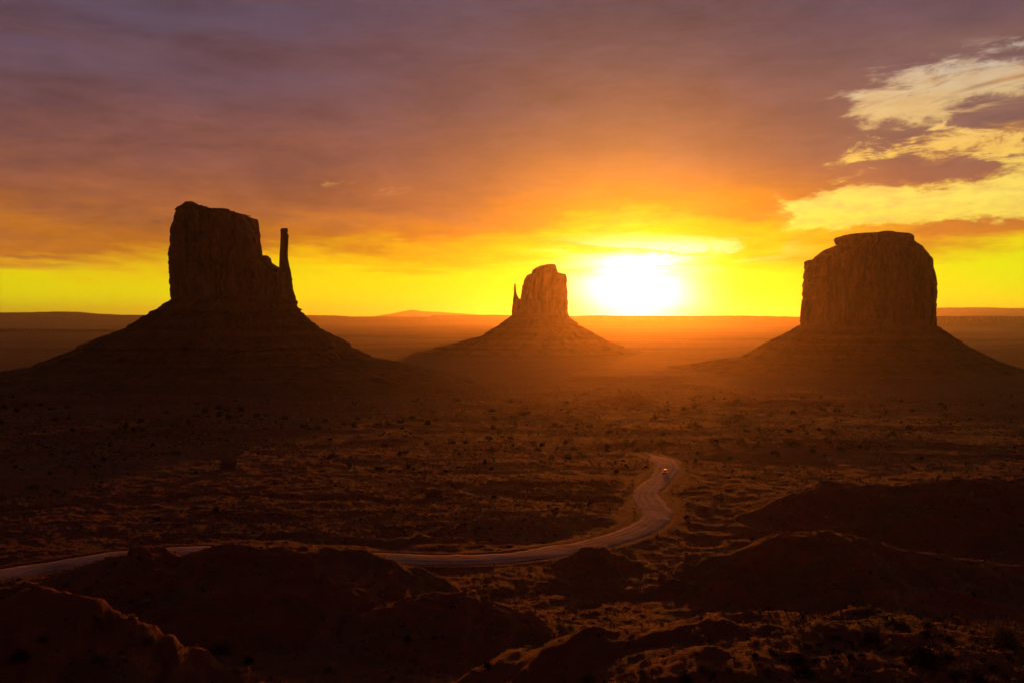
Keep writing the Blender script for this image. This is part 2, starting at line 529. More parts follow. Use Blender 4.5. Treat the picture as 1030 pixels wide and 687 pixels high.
def height(x, y):
    x = np.asarray(x, float); y = np.asarray(y, float)
    r = np.hypot(x, y)
    z = np.interp(r, PR, PZ)
    # broad relief and gullies
    nearw = sst(30, 200, r) * (1 - sst(900, 2500, r))
    z = z + nearw * (fbm2(x / 150, y / 150, 3, 3) * 1.6)
    ridged = 1 - np.abs(fbm2(x / 60 + 3, y / 75, 4, 21))
    z = z - nearw * (1 - sst(330, 700, r) * .5) * np.clip(ridged - .72, 0, 1) * 4.0
    mid = sst(420, 600, r) * (1 - sst(1500, 2600, r))
    terr = fbm2(x / 210 + 9, y / 120, 4, 33)
    z = z + mid * (sst(-.05, .05, terr) + sst(.35, .43, terr) + sst(-.5, -.43, terr)) * 1.7
    far = sst(1800, 4000, r)
    z = z + far * fbm2(x / 1500, y / 700, 4, 51) * (3.0 + np.clip(r - 3000, 0, 7000) * .0016)
    # hills
    for P, f, bk, rnd, reach, rug in RW:
        lo = P[:, :2].min(0) - 130; hi = P[:, :2].max(0) + 130
        m = (x > lo[0]) & (x < hi[0]) & (y > lo[1]) & (y < hi[1])
        if not m.any(): continue
        xm, ym = x[m], y[m]
        en = []
        d, zc, sg = seg_dist(xm, ym, P, en)
        e = np.minimum(1, (en[0] + en[1]) / np.maximum(d, .5)) ** 1.5
        wob = 1 + .35 * fbm2(xm / 22, ym / 22, 3, 5)
        s = np.where(sg > 0, bk, f)
        s = (s + (np.maximum(s, .45) - s) * e) * wob
        hz = CAM_Z * 0 + (zc - CAM_Z) - s * (np.sqrt(d * d + rnd * rnd) - rnd) - np.clip(d - reach, 0, None) ** 1.0 * .35
        gl = 1 - np.abs(fbm2(xm / 14, ym / 26, 3, 8))
        hz = hz - sst(2, 14, d) * np.clip(gl - .6, 0, 1) * 2.2
        lz = hz / 1.7 + .5 * fbm2(xm / 18, ym / 18, 3, 12)
        fr = lz - np.floor(lz)
        hz = hz + rug * .75 * 1.7 * (np.floor(lz) + sst(.25, .75, fr) - lz) * sst(1.5, 6, d)
        hz = hz + (fbm2(xm / 7, ym / 7, 4, 15, .6) * .55 * rug) * sst(.5, 5, d)
        k = 2.0
        zz = z[m]
        z[m] = np.maximum(zz, hz) + k * .35 * np.exp(-np.abs(zz - hz) / k) - k * .35 * np.exp(-np.abs(zz - hz) / k) * (hz > zz)
    # small relief
    det = sst(5, 60, r) * (1 - sst(1500, 3000, r))
    z = z + det * (fbm2(x / 30, y / 30, 3, 61, .5) * .45 + fbm2(x / 5, y / 5, 5, 71, .65) * .34)
    # graded road bed
    m = (r > 190) & (r < 640)
    if m.any():
        d, zr, _ = seg_dist(x[m], y[m], RC[::3])
        w = 1 - sst(5.5, 15, d)
        zz = z[m]
        berm = .22 * np.exp(-((d - 7.0) / 1.4) ** 2)
        z[m] = zz * (1 - w) + (zr - CAM_Z - .22) * w + berm * (1 - sst(20, 30, d))
    return z + CAM_Z

def hit(px, py):
    """first ground point along viewing directions"""
    px = np.atleast_1d(np.asarray(px, float)); py = np.atleast_1d(np.asarray(py, float))
    ys = np.concatenate([np.geomspace(45, 2500, 900)])
    res = np.full(px.shape, np.nan)
    for c in range(0, len(px), 400):
        P = px[c:c + 400, None]; Q = py[c:c + 400, None]
        x = (P - 515) / 1000 * ys; zr = CAM_Z - (Q - 320) / 1000 * ys
        g = height(x.ravel(), np.broadcast_to(ys, x.shape).ravel()).reshape(x.shape)
        b = zr < g
        k = b.argmax(1)
        res[c:c + 400] = np.where(b.any(1), ys[k], np.nan)
    x = (px - 515) / 1000 * res
    ok = ~np.isnan(res)
    z = np.zeros_like(x)
    z[ok] = height(x[ok], res[ok])
    return x, res, z, ok

front = np.linspace(R(-34), R(34), 1050)
rest = np.linspace(R(34), R(326), 150)[1:-1]
ang = np.concatenate([front, rest])
rad = np.concatenate([np.linspace(.5, 30, 24)[:-1], np.geomspace(30, 160, 190)[:-1], np.geomspace(160, 1500, 560)[:-1], np.geomspace(1500, 4000, 90)[:-1], np.geomspace(4000, 46000, 70)])
gx = rad[:, None] * np.sin(ang)[None]; gy = rad[:, None] * np.cos(ang)[None]
gz = height(gx.ravel(), gy.ravel())
GV = np.stack([gx.ravel(), gy.ravel(), gz], 1)
GF = grid_faces(len(rad), len(ang), True)[:, ::-1]
cz = float(height(np.array([0.]), np.array([0.]))[0])
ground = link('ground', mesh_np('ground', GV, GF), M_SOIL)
tag(ground, kind='structure')

# ------------------------------------------------------------------ road
def build_road():
    P = RC
    end = np.clip((len(P) - 1 - np.arange(len(P))) / 22.0, .25, 1)
    tan = np.gradient(P[:, :2], axis=0); tan /= np.linalg.norm(tan, axis=1)[:, None]
    nrm = np.stack([-tan[:, 1], tan[:, 0]], 1)
    off = np.array([-5.2, -4.6, -3.2, -1.6, 0, 1.6, 3.2, 4.6, 5.2])
    s = np.cumsum(np.r_[0, np.linalg.norm(np.diff(P[:, :2], axis=0), axis=1)])
    wob = 1 + .12 * vn2(s / 21, s * 0, 4) + .05 * vn2(s / 5, s * 0, 6)
    wob = np.stack([wob * (1 + (.10 * vn2(s / 9, s * 0, 40 + sd_) + .08 * vn2(s / 2.5, s * 0, 44 + sd_)) * (abs(o_) > 3)) for o_, sd_ in zip(off, [0, 0, 0, 0, 0, 1, 1, 1, 1])], 1)
    up = np.array([-.55, -.10, .02, .06, .10, .06, .02, -.10, -.55])
    V = np.zeros((len(P), 9, 3))
    V[:, :, :2] = P[:, None, :2] + nrm[:, None, :] * (off[None, :, None] * (wob * end[:, None])[:, :, None])
    V[:, :, 2] = P[:, 2:3] + up + .05 * vn2(V[:, :, 0] / 3, V[:, :, 1] / 3, 9)
    F = grid_faces(len(P), 9, False)[:, ::-1]
    me = mesh_np('road', V.reshape(-1, 3), F)
    a = me.attributes.new('across', 'FLOAT', 'POINT')
    a.data.foreach_set('value', np.tile(off / 5.2, len(P)).astype(np.float32))
    o = link('dirt_road', me, M_ROAD)
    tag(o, kind='structure')
build_road()

# ------------------------------------------------------------------ buttes and mesas
def loft(name, levels, Yd, mat, parent, ratio=.9, n=2.6, nt_=560, rows=150, flute=0, ff=.035, lump=0, fl=.02, strata=0, fs=.12, gully=0, hd=None, seed=1, zs=.12, org=(0, 0, 0), yoff=0.0):
    """a rock body whose levels (py, left, right) were read off the photograph, at depth Yd, with its own depth behind"""
    L = np.array(sorted(levels, key=lambda l: -l[0]), float)       # bottom to top
    s = np.r_[0, np.cumsum(np.abs(np.diff(L[:, 0])) + .5 * (np.abs(np.diff(L[:, 1])) + np.abs(np.diff(L[:, 2]))))]
    q = np.unique(np.r_[np.linspace(0, s[-1], rows), s])
    py = np.interp(q, s, L[:, 0]); xl = np.interp(q, s, L[:, 1]); xr = np.interp(q, s, L[:, 2])
    k = Yd / 1000
    z = CAM_Z - (py - 320) * k
    xc = ((xl + xr) / 2 - 515) * k; hw = (xr - xl) / 2 * k
    d = hw * ratio if hd is None else np.minimum(hw * 3, hd)
    if not gully: z = np.where(py < 320, CAM_Z - (py - 320) * (k - d * .6 / 1000), z)
    th = np.linspace(0, 2 * np.pi, nt_, endpoint=False)
    c, sn = np.cos(th), np.sin(th)
    ux = np.sign(c) * np.abs(c) ** (2 / n); uy = np.sign(sn) * np.abs(sn) ** (2 / n)
    Xb = xc[:, None] + hw[:, None] * ux; Yb = Yd + yoff + d[:, None] * uy
    Zb = np.broadcast_to(z[:, None], Xb.shape).copy()
    nx, ny = c[None] + 0 * Xb, sn[None] + 0 * Xb
    disp = np.zeros_like(Xb)
    if flute:
        f1 = np.abs(vn3(Xb * ff, Yb * ff, Zb * ff * zs, seed)); f2 = np.abs(vn3(Xb * ff * 2.6, Yb * ff * 2.6, Zb * ff * 2.6 * zs, seed + 1))
        f3 = np.abs(vn3(Xb * ff * 6, Yb * ff * 6, Zb * ff * 6 * zs, seed + 2))
        disp += flute * ((sst(0, .35, f1) - 1) * 1.0 + (sst(0, .4, f2) - 1) * .55 + (sst(0, .4, f3) - 1) * .25 + .32)
        disp += flute * .35 * fbm3(Xb * ff * .7, Yb * ff * .7, Zb * ff * .5, 3, seed + 9)
    if lump:
        disp += lump * fbm3(Xb * fl, Yb * fl, Zb * fl * 1.5, 5, seed + 20)
    if strata:
        zz = Zb + 4 * vn3(Xb * .01, Yb * .01, Zb * .01, seed + 4)
        st = vn3(zz * fs, zz * 0, zz * 0, seed + 30) + .6 * vn3(zz * fs * 2.7, zz * 0, zz * 0, seed + 31)
        disp += strata * np.sign(st) * np.abs(st) ** .6
    if gully:
        disp += lump * .45 * fbm3(Xb * .11, Yb * .11, Zb * .13, 4, seed + 60, .6)
        disp += (vn3(c[None] * 5 + 0 * Xb, sn[None] * 5 + 0 * Xb, Zb * .01, seed + 70) * .5 + .2) * strata * np.sign(st)
        rr = np.hypot(Xb - xc[:, None], Yb - Yd) / max(hw.max(), 1)
        gx_ = c[None] * 7 + 0 * Xb; gy_ = sn[None] * 7 + 0 * Xb
        g = np.abs(fbm3(gx_, gy_, Zb * .004, 4, seed + 40))
        disp += -gully * rr * (1 - sst(0, .35, g)) + gully * .3 * rr
    lim = np.minimum(1, hw / max(hw.max() * .25, 1e-6))[:, None]
    disp *= lim
    Xb = Xb + nx * disp; Yb = Yb + ny * disp
    # keep the outline where the photograph has it
    w_ = 9 if gully else 1
    sm = lambda a: np.convolve(np.pad(a, w_ // 2, 'edge'), np.ones(w_) / w_, 'valid')
    PX = Xb / np.maximum(Yb, 1) * Yd
    e0 = sm(PX.min(1) - (xc - hw)); e1 = sm(PX.max(1) - (xc + hw))
    if not gully and hw.max() > 20:
        qq = z / k
        jit = lambda sd_: (np.round(vn2(qq * .22, qq * 0, sd_) * 2.2) / 2.2 * .55 + .35 * vn2(qq * .8, qq * 0, sd_ + 1)) * k * np.minimum(1, hw / hw.max())
        e0 = e0 - jit(seed + 80); e1 = e1 - jit(seed + 84)
    u = ((Xb - (xc - hw)[:, None]) / (2 * hw)[:, None]).clip(0, 1)
    Xb = Xb - e0[:, None] * (1 - u) - e1[:, None] * u
    # close the top
    V = np.stack([Xb, Yb, Zb], -1)
    tops = []
    for f_ in (.7, .4, .12):
        row = V[-1].copy(); cen = row.mean(0)
        row = cen + (row - cen) * f_
        row[:, 2] = V[-1, :, 2] + (vn2(row[:, 0] * .05, row[:, 1] * .05, seed) + .3) * .6 * k * (1 if flute else .1)
        tops.append(row[None])
    V = np.concatenate([V] + tops)
    V = V.reshape(-1, 3) - np.array(org)
    F = grid_faces(len(V) // nt_, nt_, True)
    return link(name, mesh_np(name, V, F), mat, parent)

def butte_root(label, px, py, Yd):
    p = at(px, py, Yd)
    o = empty('sandstone_butte', p)
    tag(o, label, 'butte', None)
    return o, p

# left butte with the tall thumb
YW = 1600
b, org = butte_root('tall broad sandstone butte on the left with a thin thumb-like spire on its right side', 235, 386, YW)
loft('talus_slope', [(298, 183, 286), (302, 170.5, 298.5), (309, 160, 300), (318, 144, 308), (320, 140.5, 310), (326, 131, 317), (330, 125, 322), (342.6, 89, 346.5), (346, 79, 351), (350, 75, 355),
      (357, 54, 371.6), (359.5, 49, 374), (364, 33, 395), (367, 25, 412), (372, -10, 432), (380, -60, 465), (393, -120, 520)], YW, M_TALUS, b,
     ratio=.85, n=2.1, nt_=700, rows=220, lump=5, fl=.03, strata=3.2, fs=.10, gully=26, seed=3, org=org)
loft('cliff', [(308, 170, 268), (300, 171.3, 268), (287, 170.3, 266), (260, 169, 265), (258.2, 168.9, 264.4), (250.3, 169.7, 263.6), (247.7, 170, 262.5), (242.4, 170.5, 261.8), (227.6, 171.5, 261.2),
      (223.2, 174.2, 261), (222, 174.5, 260.9), (216.2, 175, 259.4), (213.8, 175.6, 251), (211.8, 176.6, 244), (210.6, 177.5, 244), (209.4, 178.5, 235), (208.4, 180, 224), (207.6, 182, 206), (205.2, 185, 203), (203.9, 187, 200), (203.2, 191, 196)],
     YW, M_ROCK, b, hd=60, n=3.6, nt_=900, rows=260, flute=20, ff=.026, lump=1.6, fl=.08, strata=.35, fs=.2, seed=11, org=org)
loft('shoulder', [(309, 250, 298.6), (302, 250, 298.2), (291, 251, 294.9), (280, 252, 293.6), (274, 252, 291), (268.5, 253, 281), (266, 254, 277), (263.4, 255, 273.3), (259, 258, 272.4), (257.2, 265.5, 270)],
     YW, M_ROCK, b, hd=34, n=2.8, nt_=420, rows=130, flute=5, ff=.045, lump=1.2, fl=.1, strata=.5, fs=.2, seed=15, org=org)
loft('spire', [(309, 280.5, 298.4), (300, 280.8, 297.6), (291, 281, 294.8), (280, 280.8, 293.5), (273.9, 280.6, 292.8), (267, 280.8, 291), (260, 281.0, 289.7), (252, 281.4, 289.6), (247.7, 281.7, 289.9), (240, 282.1, 290.2),
      (237.2, 282.2, 290.6), (235.5, 282.1, 289.7), (234, 282.2, 289.2), (232.5, 281.9, 289.8), (231, 282.1, 289.7), (229.9, 282.8, 289.2)], YW, M_ROCK, b, ratio=1.0, n=2.6, nt_=200, rows=120, flute=1.5, ff=.09, lump=.6, fl=.2, seed=18, org=org)

# middle butte, far
YE = 3200
b, org = butte_root('smaller far sandstone butte just left of the sun with a short spire on its left', 545, 354, YE)
loft('talus_slope', [(313, 521, 570), (318.5, 513.6, 572.6), (320, 511, 574), (329, 498.5, 586), (331, 494, 590), (333.7, 490, 596), (338, 484, 602), (341, 470, 608), (344, 460, 614.5), (351, 430, 634), (358, 395, 665), (364, 340, 720)],
     YE, M_TALUS, b, ratio=.85, n=2.1, nt_=420, rows=130, lump=5, fl=.025, strata=3, fs=.08, gully=26, seed=23, org=org)
loft('cliff', [(322, 522, 572.5), (318.5, 522.5, 572), (303, 523.3, 571.4), (290.6, 524.8, 570.9), (288, 525.2, 570.7), (281.3, 527, 570.2), (277, 529.5, 569.3), (275.8, 531, 568.5), (274.3, 535, 561.4), (271, 535.7, 560.2), (268.5, 540, 559.4), (267.2, 544, 559), (266.2, 548, 558.4)],
     YE, M_ROCK, b, hd=78, n=3.0, nt_=420, rows=140, flute=9, ff=.028, lump=2, fl=.05, strata=.5, fs=.15, seed=27, org=org)
loft('spire', [(323, 512.5, 530), (316, 514.8, 528), (308, 515.5, 526.5), (303, 515.9, 525.5), (300, 516.2, 522), (297, 516.6, 520.3), (294, 516.8, 519.4), (290, 516.9, 518.9), (286, 517.3, 518.6)],
     YE, M_ROCK, b, ratio=1.0, n=2.4, nt_=140, rows=80, flute=1.2, ff=.05, lump=.8, fl=.12, seed=31, org=org)

# right butte
YM = 2100
b, org = butte_root('massive squat sandstone butte on the right with a flat ledged cap', 875, 372, YM)
loft('talus_slope', [(321, 815, 935), (327, 804.5, 942.5), (329, 801, 945.5), (336.5, 788, 957), (338, 785, 959), (345.3, 769, 972), (347, 767, 974), (358, 748.5, 998), (360, 746, 1001), (361.5, 730, 1006), (368.6, 690, 1030), (375, 640, 1065), (383, 580, 1110)],
     YM, M_TALUS, b, ratio=.8, n=2.1, nt_=640, rows=180, lump=4, fl=.03, strata=2.5, fs=.09, gully=30, seed=41, org=org)
loft('cliff', [(331, 805, 942.2), (326.3, 805.2, 942.2), (310, 806.2, 942.6), (292.8, 807.2, 943.1), (287, 807.6, 943), (275, 808.3, 941.2), (262, 809.3, 938.6), (260, 810, 938), (259.3, 816.8, 937.6), (256, 819.5, 935.5), (250.8, 826, 931), (248, 829.5, 928.5), (243.5, 838.5, 921.5), (242, 843, 917)],
     YM, M_ROCK, b, hd=105, n=2.8, nt_=1000, rows=220, flute=19, ff=.024, lump=2, fl=.06, strata=.5, fs=.16, seed=47, org=org)
loft('cap_rock', [(244.5, 842, 918), (243.2, 839.6, 919.5), (240, 838.8, 919.9), (237.8, 839.2, 919.7), (236.6, 841.5, 919), (235.2, 846.5, 916), (234.3, 868, 900), (233.2, 876, 891)],
     YM, M_ROCK, b, hd=74, n=2.7, nt_=360, rows=70, flute=2.5, ff=.06, lump=1.5, fl=.06, strata=1.2, fs=.3, seed=53, org=org)

def mesa(label, pts, base, Yd, hd, name='mesa', steep=.45, seed=1, cat='mesa', ext=0):
    """a far tableland: top line points (px, py) and its foot at py = base"""
    P = np.array(pts, float)
    k = Yd / 1000
    x = np.linspace(P[0, 0], P[-1, 0], 420)
    top = np.interp(x, P[:, 0], P[:, 1]) + .10 * vn2(x * .12, x * 0, seed) * (base - P[:, 1].min()) / 10
    H = (base - top) * k
    X = (x - 515) * k
    # section from the foot in front, up the scree and the cliff, over the top and down behind
    sec = [(-1.0, 0.0), (-.80, .12), (-.55, .33), (-.40, .55), (-.36, .62), (-.33, .95), (-.30, 1.0), (.3, 1.0), (.36, .6), (1.0, 0.0)]
    if steep < .3: sec = [(-1.0, 0.0), (-.7, .2), (-.4, .55), (-.15, .9), (0, 1.0), (.15, .9), (.5, .5), (1.0, 0.0)]
    rows = []
    zb = CAM_Z - (base - 320) * k
    endt = np.minimum(1, np.minimum(x - x[0], x[-1] - x) / max((x[-1] - x[0]) * .04, 1))
    for i, (dy, f) in enumerate(sec):
        wav = fbm2(x * .03, np.full_like(x, seed * 3.1), 3, seed + 3) * .18
        yy = Yd + hd * (dy + wav * (1 if dy < 0 else .3)) 
        rows.append(np.stack([X, yy, zb + H * f * endt - (30 if f == 0 else 0)], 1))
    V = np.concatenate(rows)
    o0 = np.array([X.mean(), Yd, zb])
    F = grid_faces(len(sec), len(x), False)
    me = mesh_np(name, V - o0, F, False)
    o = link(name, me, M_FAR)
    o.location = o0
    tag(o, label, cat)
    return o

mesa('long level mesa on the horizon left of the tall butte', [(-330, 315), (-120, 313.5), (-20, 316.5), (0, 316.2), (5, 314.8), (60, 314.2), (66, 313.7), (88, 315.6), (128, 317.6), (140, 317), (190, 318), (240, 319)], 326, 17000, 1500, seed=2)
mesa('dark low bench at the foot of the long mesa, left edge of the view', [(-330, 330), (0, 330), (80, 331), (180, 331.5)], 337, 8000, 700, name='mesa', seed=5)
mesa('tiny pointed butte standing alone before the long left mesa', [(66, 329), (74, 327.4), (79, 325.6), (81, 325.5), (85, 327.4), (94, 329)], 330, 12500, 130, name='mesa', steep=.2, seed=7, cat='butte')
mesa('faint pointed mountain between the left and middle buttes', [(375, 318.5), (396, 315.5), (410, 312.6), (415, 311.8), (425, 313.3), (445, 314.4), (470, 316), (500, 318.5)], 321, 36000, 1500, name='mountain', steep=.2, seed=9, cat='mountain')
mesa('level tableland on the horizon right of the tall butte', [(296, 319.5), (312, 317.4), (335, 317.6), (350, 318.6), (436, 318.8), (438, 317.4), (500, 317), (560, 318)], 327, 20000, 1600, seed=12)
mesa('low dark hills in front of the tableland between two buttes', [(340, 334.5), (383, 333.3), (420, 332.6), (450, 333.6), (500, 334.6)], 337, 8800, 500, name='hill', steep=.2, seed=14, cat='hill')
mesa('long tableland on the horizon under the sun', [(540, 318.5), (572, 318), (590, 317.3), (655, 318), (740, 317.8), (805, 319.2), (850, 319.5)], 331, 15000, 1300, seed=17)
mesa('highest pale mesa on the horizon right of the squat butte', [(900, 311), (935, 310), (975, 309.6), (1010, 310.4), (1040, 309.8), (1200, 310.5), (1350, 312)], 322, 28000, 2000, seed=19)
mesa('nearer long mesa right of the squat butte', [(905, 320), (940, 318.3), (985, 318), (1030, 318.6), (1200, 318), (1380, 320)], 337, 11500, 1000, seed=22)

# ------------------------------------------------------------------ plants
def leaf_cloud(nleaf, rx, rz, size, seed, blade=False, clumps=7):
    """leaf-sized faces gathered in clumps; returns verts, faces (tris or quads as quads)"""
    r = np.random.default_rng(seed)
    cen = r.normal(size=(clumps, 3)); cen /= np.linalg.norm(cen, axis=1)[:, None]
    cen *= (r.uniform(.35, .8, (clumps, 1)))
    cen[:, 2] = np.abs(cen[:, 2]) * .9 + .05
    k = r.integers(0, clumps, nleaf)
    p = cen[k] + r.normal(size=(nleaf, 3)) * r.uniform(.16, .30, clumps)[k][:, None]
    p[:, 2] = np.abs(p[:, 2])
    p = p * np.array([rx, rx, rz])
    u = r.normal(size=(nleaf, 3)); u /= np.linalg.norm(u, axis=1)[:, None]
    w = np.cross(u, r.normal(size=(nleaf, 3))); w /= np.linalg.norm(w, axis=1)[:, None]
    s = (size * r.uniform(.6, 1.4, nleaf))[:, None]
    V = np.stack([p - u * s, p + w * s * .5, p + u * s, p - w * s * .5], 1).reshape(-1, 3)
    return V, np.arange(nleaf * 4).reshape(-1, 4)

def stems(n, rx, rz, th, seed):
    r = np.random.default_rng(seed)
    V, F = [], []
    for i in range(n):
        a = r.uniform(0, 6.28); q = np.array([math.cos(a) * rx * r.uniform(.2, .7), math.sin(a) * rx * r.uniform(.2, .7), rz * r.uniform(.5, .95)])
        mid = q * .5 + np.array([0, 0, rz * .12])
        for (p0, p1, t0, t1) in ((np.array([0, 0, -.15 * rz]), mid, th, th * .7), (mid, q, th * .7, th * .25)):
            b0 = len(V)
            for (pp, tt) in ((p0, t0), (p1, t1)):
                for j in range(5):
                    g = j * 2 * math.pi / 5
                    V.append(pp + np.array([math.cos(g) * tt, math.sin(g) * tt, 0]))
            for j in range(5):
                F.append((b0 + j, b0 + (j + 1) % 5, b0 + 5 + (j + 1) % 5, b0 + 5 + j))
    return np.array(V), np.array(F)

def blades(n, rx, h, w, seed):
    r = np.random.default_rng(seed)
    a = r.uniform(0, 6.28, n); rr = rx * np.sqrt(r.uniform(0, .25, n)); lean = r.uniform(.2, 1.0, n) * rx
    b = np.stack([np.cos(a) * rr, np.sin(a) * rr, np.full(n, -.03 * h)], 1)
    t = np.stack([np.cos(a) * (rr + lean), np.sin(a) * (rr + lean), h * r.uniform(.5, 1, n)], 1)
    m = (b + t) / 2 + np.array([0, 0, h * .12])
    sx = np.stack([-np.sin(a), np.cos(a), 0 * a], 1) * w
    V = np.stack([b - sx, b + sx, m + sx * .8, m - sx * .8, t + sx * .1, t - sx * .1], 1).reshape(-1, 3)
    i = np.arange(n)[:, None] * 6
    F = np.concatenate([i + np.array([[0, 1, 2, 3]]), i + np.array([[3, 2, 4, 5]])])
    return V, F

JUN = []
for s in range(4):
    V, F = leaf_cloud(520, .62, 1.0, .11, 100 + s, clumps=9)
    V2, F2 = stems(5, .5, .75, .05, 140 + s)
    me = mesh_np('juniper', np.concatenate([V, V2]), np.concatenate([F, F2 + len(V)]), False)
    me.materials.append(M_JUN); me.materials.append(M_WOOD)
    mi = np.zeros(len(F) + len(F2), np.int32); mi[len(F):] = 1
    me.polygons.foreach_set('material_index', mi)
    JUN.append(me)
SAGE = []
for s in range(5):
    V, F = leaf_cloud(2200, .62, .72, .036, 200 + s, clumps=16)
    SAGE.append((mesh_np('crown', V, F, False), mesh_np('stem', *stems(16, .5, .6, .016, 240 + s), False)))
    SAGE[-1][0].materials.append(M_SAGE if s < 3 else M_JUN); SAGE[-1][1].materials.append(M_WOOD)
STR = []
for s in range(3):
    V, F = blades(420, .5, .8, .010, 300 + s)
    me = mesh_np('grass_clump', V, F, False); me.materials.append(M_STRAW); STR.append(me)

def place(name, me, p, size, label, cat, group, squash=1.0):
    o = bpy.data.objects.new(name, me); col.objects.link(o)
    o.location = p; o.rotation_euler = (0, 0, random.uniform(0, 6.28))
    o.scale = (size, size, size * squash)
    tag(o, label, cat, group)
    return o

def Z(ox, oy, s, pts): return [(ox + a * s, oy + b * s) for a, b in pts]
jun = Z(400, 380, .2524, [(140, 140), (10, 180), (60, 165), (95, 177), (120, 188), (445, 102), (460, 165), (498, 155), (385, 205), (408, 222), (365, 247), (215, 262), (450, 247), (370, 295), (605, 230),
     (540, 262), (575, 270), (560, 290), (612, 325), (683, 322), (742, 318), (765, 200), (845, 225), (835, 288), (908, 278), (952, 295), (998, 288), (700, 290), (905, 262)])
jun += Z(640, 370, .2524, [(190, 168), (75, 205), (240, 235), (215, 240), (45, 325), (105, 305), (110, 265), (400, 140), (625, 185), (745, 170), (800, 175), (535, 190), (668, 170), (780, 263), (610, 258), (625, 305), (550, 345),
     (765, 298), (850, 305), (885, 320), (925, 325), (820, 330), (1020, 270), (700, 345), (480, 250), (420, 300), (310, 300)])
jun += Z(130, 390, .2913, [(260, 88), (310, 100), (340, 82), (343, 108), (385, 80), (442, 98), (775, 62), (778, 135), (605, 143), (655, 145), (860, 130), (895, 130), (935, 120), (978, 112), (708, 240), (905, 428), (300, 435), (95, 460), (130, 90), (40, 120), (540, 110)])
r2 = np.random.default_rng(5)
extra = [(r2.uniform(0, 1030), 402 + 75 * r2.uniform(0, 1) ** 1.3) for _ in range(150)]
hx, hy, hz, ok = hit([p[0] for p in jun + extra], [p[1] for p in jun + extra])
droad, _, _ = seg_dist(hx, np.where(ok, hy, 0), RC[::3])
def zone(px, py):
    side = 'below the tall left butte' if px < 330 else ('below the middle butte' if px < 600 else ('below the sun' if px < 720 else 'below the squat right butte'))
    return side
for i, ((px, py), x, y, z, k, dr) in enumerate(zip(jun + extra, hx, hy, hz, ok, droad)):
    if not k or dr < 9 or y > 1500: continue
    big = i < len(jun)
    s = (y * random.uniform(.0062, .0088)) if big else y * random.uniform(.0036, .0070)
    s = min(s, 8.0)
    zn = zone(px, py)
    if big: lab = 'dark rounded juniper shrub on the desert flat ' + zn
    else: lab = 'small dark bush among the junipers on the flat ' + zn
    place('juniper_shrub' if big else 'small_bush', random.choice(JUN), (x, y, z - .05 * s), s * .85, lab, 'shrub',
          ('junipers on the flat ' if big else 'small bushes on the flat ') + zn, random.uniform(.6, .85))

# sagebrush on the near knolls: each with its own crown and stem
sage = [(803, 669, 26, 'widest'), (810, 682, 24, ''), (841, 645, 12, ''), (812, 651, 14, ''), (877, 645, 20, ''), (906, 631, 12, ''), (933, 630, 15, ''), (931, 641, 17, ''), (955, 645, 12, ''), (930, 669, 38, ''),
        (896, 658, 12, ''), (855, 661, 12, ''), (867, 661, 10, ''), (954, 663, 14, ''), (962, 682, 20, ''), (1012, 648, 36, ''), (708, 674, 16, ''), (732, 676, 14, ''), (646, 680, 12, ''), (591, 685, 14, ''),
        (772, 676, 12, ''), (1000, 676, 12, ''), (985, 686, 16, ''), (760, 660, 9, ''), (151, 647, 17, ''), (222, 658, 24, ''), (237, 676, 9, ''), (250, 667, 12, ''), (44, 646, 12, ''), (98, 628, 9, ''), (20, 664, 22, ''), (100, 666, 18, ''),
        (132, 607, 8, ''), (410, 645, 9, ''), (437, 645, 8, ''), (490, 672, 14, ''), (690, 686, 14, ''), (330, 676, 10, '')]
wx, wy, wz, ok = hit([s[0] for s in sage], [s[1] for s in sage])
where = lambda px: ('on the near knoll at the lower right' if px > 660 else 'on the dark near slope at the lower left' if px < 300 else 'on the dark slope at the bottom middle')
cnt = {}
for (px, py, w, _), x, y, z, k in zip(sage, wx, wy, wz, ok):
    if not k: continue
    s = w / 1000 * y / 1.15
    kind = random.randrange(5)
    cr, st = SAGE[kind]
    lab = None
    if (px, py) == (1012, 648): lab = 'large dark sagebrush at the right edge of the near knoll'
    elif (px, py) == (930, 669): lab = 'widest low sagebrush on the near knoll, lower right'
    elif (px, py) == (803, 669): lab = 'rounded sagebrush at the left end of the near knoll'
    elif (px, py) == (222, 658): lab = 'lone wide sagebrush on the mound at lower left'
    elif (px, py) == (151, 647): lab = 'dark round sagebrush in the hollow at lower left'
    else: lab = ('dark ' if kind > 2 else 'grey-green ') + 'low sagebrush bush ' + where(px)
    rt = empty('sagebrush', (x, y, z - .04 * s))
    rt.rotation_euler = (0, 0, random.uniform(0, 6.28)); rt.scale = (s, s, s * random.uniform(.75, 1.05))
    tag(rt, lab, 'bush', ('dark ' if kind > 2 else 'grey-green ') + 'sagebrush ' + where(px))
    c = bpy.data.objects.new('crown', cr); col.objects.link(c); c.parent = rt
    c = bpy.data.objects.new('stem', st); col.objects.link(c); c.parent = rt

straw = [(885, 617), (867, 621), (922, 620), (945, 624), (962, 625), (978, 637), (818, 665), (825, 640), (800, 641), (838, 634), (780, 633), (760, 647), (742, 668), (895, 640), (905, 672), (1016, 660), (117, 604), (132, 622), (123, 594), (147, 609), (65, 589), (88, 593),
         (475, 677), (440, 682), (395, 684), (588, 684), (492, 598), (468, 594), (490, 602), (700, 660), (720, 655), (990, 655), (870, 680), (845, 684), (775, 655)]
wx, wy, wz, ok = hit([s[0] for s in straw], [s[1] for s in straw])
for (px, py), x, y, z, k in zip(straw, wx, wy, wz, ok):
    if not k: continue
    w2 = where(px) if py > 630 or px > 660 else 'on the crest of a dark hill'
    place('grass_clump', random.choice(STR), (x, y, z), min(2.0, .0075 * y) * random.uniform(.8, 1.3), 'pale dry bunch grass clump ' + w2, 'grass clump', 'dry grass clumps ' + w2, .7)

